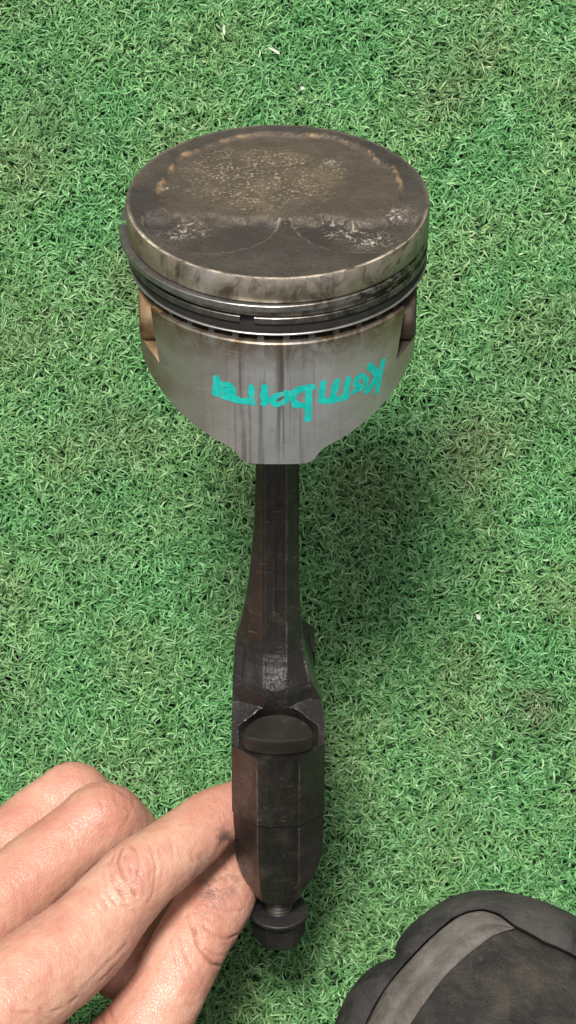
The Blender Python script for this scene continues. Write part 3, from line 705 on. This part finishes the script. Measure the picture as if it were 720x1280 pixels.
def hand():
    mb = MB()
    index = [(-75, 1330, 1046, 15.5), (20, 1243, 1056, 14.2), (97, 1181, 1065, 12.8), (140, 1133, 1070, 11.2), (174, 1096, 1073, 10.6), (206, 1072, 1077, 9.7), (240, 1046, 1083, 9.0), (268, 1023, 1088, 8.4), (300, 1010, 1092, 8.0), (318, 1004, 1094, 6.8)]
    middle = [(-120, 1240, 1076, 13.5), (-20, 1145, 1088, 12.2), (55, 1082, 1096, 10.9), (100, 1045, 1100, 10.2), (130, 1024, 1103, 10.5), (155, 1040, 1110, 9.8), (178, 1082, 1117, 9.2), (178, 1130, 1118, 8.8), (164, 1178, 1106, 8.4), (146, 1212, 1096, 8.2)]
    ringf = [(-140, 1195, 1098, 12), (-40, 1100, 1112, 10.6), (40, 1032, 1120, 9.8), (75, 1003, 1123, 9.2), (96, 993, 1125, 9.2), (122, 1018, 1131, 8.6), (140, 1065, 1136, 8.2), (142, 1115, 1135, 7.8), (125, 1160, 1130, 7.4)]
    pinky = [(-140, 1180, 1118, 10), (-50, 1110, 1130, 8.6), (20, 1065, 1136, 8.0), (50, 1045, 1138, 7.6), (80, 1070, 1142, 7.2), (92, 1115, 1142, 6.8), (80, 1150, 1139, 6.4)]
    thumb = [(20, 1450, 1088, 19), (95, 1390, 1086, 17), (155, 1320, 1084, 12.8), (199, 1257, 1086, 10.9), (226, 1204, 1089, 10.5), (245, 1168, 1092, 10.3), (267, 1130, 1097, 10.5), (280, 1100, 1102, 10.2), (292, 1076, 1106, 8.6)]
    for c in (index, middle, ringf, pinky, thumb): digit(mb, c)
    # palm, heel and wrist, running off towards the lower left
    digit(mb, [(-60, 1330, 1056, 16), (-110, 1400, 1056, 22), (-180, 1500, 1050, 24), (-260, 1620, 1035, 26), (-420, 1850, 1000, 30)], 0.85)
    digit(mb, [(-120, 1250, 1080, 16), (-170, 1360, 1070, 22), (-220, 1500, 1056, 24), (-300, 1640, 1036, 26)], 0.85)
    digit(mb, [(-130, 1190, 1100, 14), (-190, 1330, 1088, 20), (-240, 1480, 1068, 22), (-300, 1620, 1045, 24)], 0.85)
    digit(mb, [(130, 1350, 1084, 13), (40, 1420, 1078, 19), (-80, 1480, 1066, 22), (-220, 1560, 1046, 24)], 0.9)
    digit(mb, [(20, 1290, 1076, 9), (70, 1310, 1086, 7.5), (135, 1318, 1088, 8)], 0.9)     # web between index and thumb
    tmp = mb.build('tmp_hand', None)
    md = tmp.modifiers.new('r', 'REMESH'); md.mode = 'VOXEL'; md.voxel_size = 0.5 * S; md.adaptivity = 0
    sm = tmp.modifiers.new('s', 'SMOOTH'); sm.factor = 0.5; sm.iterations = 6
    dg = bpy.context.evaluated_depsgraph_get(); ev = tmp.evaluated_get(dg)
    me = bpy.data.meshes.new_from_object(ev); bpy.data.objects.remove(tmp)
    n = len(me.vertices); co = np.empty(n * 3, np.float32); me.vertices.foreach_get('co', co); co = co.reshape(-1, 3).astype(float) / S
    nr = np.empty(n * 3, np.float32); me.vertices.foreach_get('normal', nr); nr = nr.reshape(-1, 3).astype(float)
    # sculpt: creases, folds and knuckle pads, laid out in the plane of the back of the hand
    O = at(174, 1096, 1073)
    uv = np.stack([(co - O) @ R, (co - O) @ U], 1); face = np.clip(nr @ VIEWN, 0, 1); face = np.clip((face - 0.08) / 0.35, 0, 1)
    hgt = (co - O) @ VIEWN
    def to_uv(px, py, dep): q = at(px, py, dep) - O; return np.array([q @ R, q @ U])
    def pdist(line, dep):
        Q = np.array([to_uv(a, b, dep) for a, b in line]); best = np.full(n, 1e9)
        for a, b in zip(Q[:-1], Q[1:]):
            ab = b - a; t = np.clip(((uv - a) @ ab) / (ab @ ab), 0, 1); best = np.minimum(best, np.hypot(*(uv - a - t[:, None] * ab).T))
        return best
    wob = np.array([noise.noise((a * 0.33, b * 0.33, 7.0)) for a, b in uv])
    disp = np.zeros(n); crease = np.zeros(n); knuck = np.zeros(n); grease_shade = np.zeros(n)
    top = 1.0
    lines = [  # polyline in photograph pixels, distance, depth mm, width mm
        ([(151, 1062), (147, 1078), (154, 1094), (163, 1105), (171, 1118)], 1066, 0.55, 0.5),
        ([(163, 1058), (170, 1064), (175, 1080), (173, 1092)], 1066, 0.35, 0.5),
        ([(136, 1080), (140, 1097), (150, 1110), (158, 1122)], 1066, 0.45, 0.6),
        ([(128, 1090), (133, 1110), (146, 1127), (162, 1131)], 1066, 0.3, 0.6),
        ([(180, 1048), (190, 1062), (195, 1085), (193, 1112), (186, 1128)], 1066, 0.16, 0.6),
        ([(168, 1085), (180, 1100), (181, 1118)], 1066, 0.2, 0.45),
        ([(156, 1070), (163, 1080), (166, 1092)], 1066, 0.35, 0.45), ([(143, 1068), (139, 1076), (146, 1090)], 1066, 0.3, 0.45), ([(160, 1098), (169, 1104), (177, 1104)], 1066, 0.25, 0.4),
        ([(120, 1100), (126, 1116), (137, 1130)], 1066, 0.2, 0.5), ([(112, 1112), (121, 1130), (131, 1140)], 1064, 0.15, 0.5), ([(150, 1124), (160, 1134), (172, 1138)], 1066, 0.2, 0.5),
        ([(184, 1070), (189, 1084), (187, 1098)], 1068, 0.18, 0.4), ([(199, 1060), (205, 1078), (203, 1096)], 1070, 0.12, 0.5),
        ([(206, 1040), (216, 1052), (218, 1072)], 1072, 0.15, 0.5),
        ([(226, 1030), (236, 1028), (247, 1032)], 1076, 0.18, 0.5), ([(246, 1054), (240, 1066), (243, 1076)], 1076, 0.18, 0.5),
        ([(233, 1145), (243, 1163), (246, 1178), (254, 1192), (266, 1206), (277, 1211)], 1082, 0.75, 0.6),
        ([(254, 1157), (266, 1168), (283, 1175), (296, 1172)], 1084, 0.5, 0.55),
        ([(256, 1185), (268, 1194), (282, 1196)], 1084, 0.32, 0.5),
        ([(222, 1165), (230, 1190), (240, 1208)], 1082, 0.25, 0.6), ([(212, 1175), (220, 1200), (232, 1222)], 1082, 0.2, 0.6),
        ([(272, 1142), (284, 1150), (299, 1154)], 1088, 0.22, 0.45), ([(268, 1130), (284, 1137), (302, 1138)], 1090, 0.2, 0.45),
        ([(20, 1258), (45, 1262), (62, 1270)], 1052, 0.3, 0.6), ([(62, 1262), (80, 1258), (98, 1246)], 1054, 0.25, 0.6), ([(36, 1243), (50, 1252), (58, 1264)], 1052, 0.2, 0.6),
        ([(120, 1215), (140, 1195), (160, 1178)], 1066, 0.25, 0.7), ([(128, 1222), (148, 1202), (166, 1186)], 1066, 0.2, 0.6),
        ([(115, 995), (124, 1006), (128, 1018)], 1086, 0.1, 0.6), ([(140, 1003), (150, 1012), (160, 1016)], 1086, 0.12, 0.6), ([(166, 1004), (162, 1020), (152, 1036)], 1090, 0.12, 0.6),
        ([(110, 1258), (128, 1275), (140, 1295)], 1080, 0.4, 0.6), ([(122, 1245), (136, 1262), (150, 1290)], 1080, 0.35, 0.6),
    ]
    for ln, dep, dp, w in lines:
        d = pdist(ln, dep); near = np.exp(-((hgt - (1073 - dep) + 0) / 9.0) ** 2) if False else 1.0
        ok = face * (np.abs(((co - CAM) @ F) - dep) < 13)
        w = w * 0.72; ok = ok * (0.35 + 0.65 * np.clip(0.5 + 1.6 * wob, 0, 1)); disp -= ok * dp * 1.3 * np.exp(-(d / w) ** 2); disp += ok * dp * 0.12 * np.exp(-((d - 2.2 * w) / (1.6 * w)) ** 2)
        crease = np.maximum(crease, ok * min(1, dp * 1.6) * np.exp(-(d / (w * 0.9)) ** 2))
    depv = (co - CAM) @ F
    for (px, py, dep, r, a) in [(160, 1086, 1066, 5.0, 0.6), (128, 1000, 1085, 6, 0.5), (268, 1180, 1084, 5, 0.4)]:
        q = to_uv(px, py, dep); d = np.hypot(*(uv - q).T); disp += face * a * np.exp(-(d / r) ** 2) * (np.abs(depv - dep) < 14)
    for (px, py, dep, r, a) in [(162, 1090, 1066, 6.5, 1.0), (140, 1000, 1086, 8, 0.55), (266, 1000, 1082, 7, 0.7), (282, 1020, 1086, 5, 0.5), (90, 975, 1100, 7, 0.15), (250, 1130, 1092, 7, 0.8), (60, 1120, 1080, 9, 0.5), (150, 1230, 1090, 8, 0.4), (125, 1270, 1076, 8, 0.8)]:
        q = to_uv(px, py, dep); d = np.hypot(*(uv - q).T); knuck = np.maximum(knuck, a * np.exp(-(d / r) ** 2) * (np.abs(depv - dep) < 18))
    for (px, py, dep, r, a) in [(283, 1045, 1090, 2.8, 1.0), (256, 1075, 1085, 2.6, 0.9), (243, 1090, 1085, 2.0, 0.6), (268, 1060, 1088, 2, 0.4), (262, 1108, 1094, 5, 0.7), (285, 1100, 1098, 4, 0.7)]:  # grease marks along the index; last two spots paint shade on the thumb tip
        q = to_uv(px, py, dep); d = np.hypot(*(uv - q).T); grease_shade = np.maximum(grease_shade, a * np.exp(-(d / r) ** 2))
    # gentle unevenness of flesh
    lump = np.array([noise.noise((a * 0.14, b * 0.14, c * 0.14)) for a, b, c in co]) * 0.28 + np.array([noise.noise((a * 0.45, b * 0.45, c * 0.45)) for a, b, c in co]) * 0.10
    # fine cross-hatched skin furrows running across the fingers
    dirn = np.array([0.77, 0.64]); t = uv @ dirn; s = uv @ np.array([-0.64, 0.77])
    fur = np.array([noise.noise((a * 1.3, b * 0.45, 0.0)) for a, b in zip(t, s)]) * 0.07
    co = co + nr * (disp + lump + fur)[:, None]
    me.vertices.foreach_set('co', (co * S).reshape(-1).astype(np.float32))
    for nm, d in (('crease', crease), ('knuckle', knuck), ('grease_shade', grease_shade)):
        a = me.attributes.new(nm, 'FLOAT', 'POINT'); a.data.foreach_set('value', d.astype(np.float32))
    me.polygons.foreach_set('use_smooth', [True] * len(me.polygons)); me.update()
    me.materials.clear(); me.materials.append(M['skin']); me.name = 'hand'
    o = link(bpy.data.objects.new('hand', me))
    tag(o, 'bare left hand pinching the lower end of the connecting rod between index finger and thumb', 'hand')
    return o
hand()

# ------------------------------------------------------------------ boot
def boot():
    base = at_z(655, 1500, 0)
    b = empty('boot', base)
    tag(b, 'dusty black boot toe with grey trim band at the lower right', 'boot')
    C0 = (655.0, 1420.0)
    outl = [(405, 1320), (418, 1280), (434, 1243), (452, 1219), (468, 1206), (484, 1200), (495, 1197), (495.5, 1177), (512, 1157), (535, 1138), (560, 1122), (590, 1113), (625, 1113), (665, 1122), (700, 1135), (725, 1148), (770, 1180), (815, 1235), (850, 1310), (868, 1400), (862, 1520), (835, 1700), (815, 1900), (805, 2100), (770, 2240), (690, 2310), (600, 2290), (540, 2200), (510, 2050), (490, 1850), (455, 1650), (418, 1500), (402, 1400)]
    crs = [(452, 1300), (459, 1278), (484, 1233), (517, 1194), (543, 1168), (565, 1149), (584, 1140), (604, 1137), (624, 1143), (644, 1159), (660, 1167), (680, 1179), (702, 1188), (720, 1197), (752, 1220), (785, 1270), (808, 1340), (820, 1420), (815, 1520), (795, 1700), (775, 1900), (765, 2100), (735, 2210), (685, 2260), (610, 2250), (565, 2170), (540, 2050), (522, 1850), (492, 1650), (460, 1500), (447, 1400)]
    def polar(pts):
        a = np.array([math.atan2(p[0] - C0[0], -(p[1] - C0[1])) for p in pts]); r = np.array([math.hypot(p[0] - C0[0], p[1] - C0[1]) for p in pts])
        o = np.argsort(a); a, r = a[o], r[o]
        return np.r_[a - 2 * math.pi, a, a + 2 * math.pi], np.r_[r, r, r]
    ao, ro = polar(outl); ac, rc = polar(crs)
    NA = 900; ang = np.linspace(-math.pi, math.pi, NA, endpoint=False)
    RO = np.interp(ang, ao, ro); RC = np.interp(ang, ac, rc)
    def smooth(q, k):
        for _ in range(k): q = 0.25 * np.roll(q, 1) + 0.5 * q + 0.25 * np.roll(q, -1)
        return q
    RO = smooth(RO, 6); RC = smooth(RC, 3)
    def W(a, r, z): return at_z(C0[0] + r * math.sin(a), C0[1] - r * math.cos(a), z) - base
    def lump(p, k, s): return s * noise.noise((p[0] * k, p[1] * k, p[2] * k))
    def top(a, u):                                      # height of the upper, u=1 at the crease, 0 over the middle
        back = 0.5 - 0.5 * math.cos(a)                  # 0 at the toe, 1 at the heel
        return 35 + (24 + 18 * back) * (1 - u ** 2.2) + 30 * back * back * (1 - u)
    # sole and rand wrapped round the toe
    m = MB(); secs = []
    for (kk, z) in ((0.955, 0.5), (0.985, 4), (0.99, 12), (0.975, 13), (0.985, 14.5), (1.0, 20), (1.0, 26), ('m1', 31), ('m2', 34.5), ('m3', 35.5), ('m4', 34.2), ('m5', 31)):
        lp = []
        for a, o, c in zip(ang, RO, RC):
            r = o * kk if not isinstance(kk, str) else {'m1': o * .75 + c * .25, 'm2': o * .45 + c * .55, 'm3': o * .05 + c * .95, 'm4': c * 1.0, 'm5': c * 0.99}[kk]
            p = W(a, r, z); q = 1.0 + lump(p, 0.03, 0.0)
            zz = z + (lump(p, 0.05, 1.2) if z > 14 else 0)
            lp.append(tuple(W(a, r, zz)))
        secs.append(lp)
    m.loft(secs, cap=False); n0 = 0
    m.f.append(tuple(reversed(range(NA))))
    m.build('rand', M['boot_rand'], b, sharp=50)
    # upper
    m = MB(); us = [0.995, 0.985, 0.965, 0.94, 0.9, 0.84, 0.76, 0.66, 0.54, 0.42, 0.3, 0.18, 0.08]
    secs = []
    for q, u in enumerate(us):
        lp = []
        for a, c in zip(ang, RC):
            z = top(a, u) - (4.0 if q == 0 else 0.8 if q == 1 else 0)
            p = W(a, c * u, z)
            z += lump(p, 0.03, 2.2) * (1 - u) * 2 + lump(p, 0.09, 0.7)
            lp.append(tuple(W(a, c * u, z)))
        secs.append(lp)
    m.loft(secs, cap=False); m.f.append(tuple(range((len(us) - 1) * NA, len(us) * NA)))
    m.build('upper', M['boot_upper'], b)
    # unseen ankle shaft, drawn tall and wide to shade the turf below
    m = MB(); secs = []
    for z, k in ((50, 1.0), (90, .96), (130, .95), (200, 1.0), (270, 1.08), (340, 1.12), (346, 1.1), (340, 1.06), (200, .9)):
        secs.append([((0 + 46 * k * math.sin(t_)), (-95 + 56 * k * math.cos(t_)), z) for t_ in np.linspace(0, 2 * math.pi, 64, endpoint=False)])
    m.loft(secs); m.build('shade_shaft', M['boot_upper'], b)
    # pale trim band lying on the upper along the crease: two strips with a seam between
    outer = [(436, 1335), (452, 1296), (459, 1279), (484, 1234), (517, 1195.5), (543, 1169.5), (568, 1149.5), (585, 1141.5), (604, 1139), (623, 1145), (643, 1160)]
    inner = [(488, 1335), (505, 1300), (516, 1277), (543, 1238), (560, 1217), (575, 1203), (588, 1192), (602, 1181), (615, 1171.5), (630, 1165), (643.5, 1161)]
    def resamp(P, n):
        P = np.array(P, float); P = catmull(P, 10)[:, :2] if True else P
        sgm = np.r_[0, np.cumsum(np.hypot(*np.diff(P, axis=0).T))]; t = np.linspace(0, sgm[-1], n)
        return np.stack([np.interp(t, sgm, P[:, 0]), np.interp(t, sgm, P[:, 1])], 1)
    NB = 90; Oa, Ia = resamp(outer, NB), resamp(inner, NB)
    def hz(px, py):
        a = math.atan2(px - C0[0], -(py - C0[1])); r = math.hypot(px - C0[0], py - C0[1]); c = np.interp(a, ang, RC)
        u = min(1.0, r / c); z = top(a, u); p = W(a, r, z); return z + lump(p, 0.03, 2.2) * (1 - u) * 2 + lump(p, 0.09, 0.7)
    m = MB(); prof = [(0.0, -1.5), (0.012, 0.6), (0.06, 1.2), (0.3, 1.5), (0.52, 1.3), (0.55, 0.1), (0.58, 1.25), (0.8, 1.5), (0.94, 1.2), (0.99, 0.6), (1.0, -1.5)]
    rows = []
    for i in range(NB):
        row = []
        for t_, dz in prof:
            q = Oa[i] * (1 - t_) + Ia[i] * t_; z = hz(*q) + dz
            row.append(tuple(at_z(q[0], q[1], z + lump((q[0] * .3, q[1] * .3, 0), 0.2, 0.3)) - base))
        rows.append(row)
    np_ = len(prof); v = [p for r_ in rows for p in r_]; f = []
    for i in range(NB - 1):
        for j in range(np_ - 1): f.append((i * np_ + j, i * np_ + j + 1, (i + 1) * np_ + j + 1, (i + 1) * np_ + j))
    m.add(v, f); m.build('trim_band', M['boot_band'], b)['label'] = 'dirty light grey curved trim strip'
boot()

# ------------------------------------------------------------------ bits lying on the turf
def scrap(px, py, pts, h, label, seed):
    rng = random.Random(seed); c = at_z(px, py, 8.5)
    mb = MB(); n = len(pts)
    pts = [(x * 0.8, y * 0.8) for x, y in pts]; up = [(x, y, 0.0 + h * rng.uniform(-1, 1)) for x, y in pts]; lo = [(x, y, z - 0.35) for x, y, z in up]
    mb.loft([lo, up]); o = mb.build('paper_scrap', M['scrap'], None, smooth=False); o.location = Vector(c * S)
    tag(o, label, 'scrap', 'pale scraps on the turf')
scrap(343, 62, [(-2.4, 1.2), (-0.6, 0.5), (1.5, -0.6), (2.2, -1.7), (1.3, -1.8), (-0.4, -0.6), (-2.0, 0.2)], 0.3, 'crumpled white flake on the turf above the piston crown', 1)
scrap(280, 38, [(-0.4, 1.9), (0.3, 1.8), (0.6, -0.2), (0.3, -1.9), (-0.3, -1.6), (-0.5, 0.3)], 0.2, 'thin pale sliver standing on the turf near the top edge', 2)
scrap(598, 771, [(-0.9, 1.0), (0.2, 0.9), (0.9, -0.3), (0.5, -1.2), (-0.6, -0.7)], 0.2, 'tiny white chip on the turf right of the rod', 3)
scrap(378, 110, [(-0.8, 0.5), (0.5, 0.7), (1.0, -0.4), (-0.4, -0.8)], 0.2, 'tiny pale crumb on the turf just behind the crown', 4)
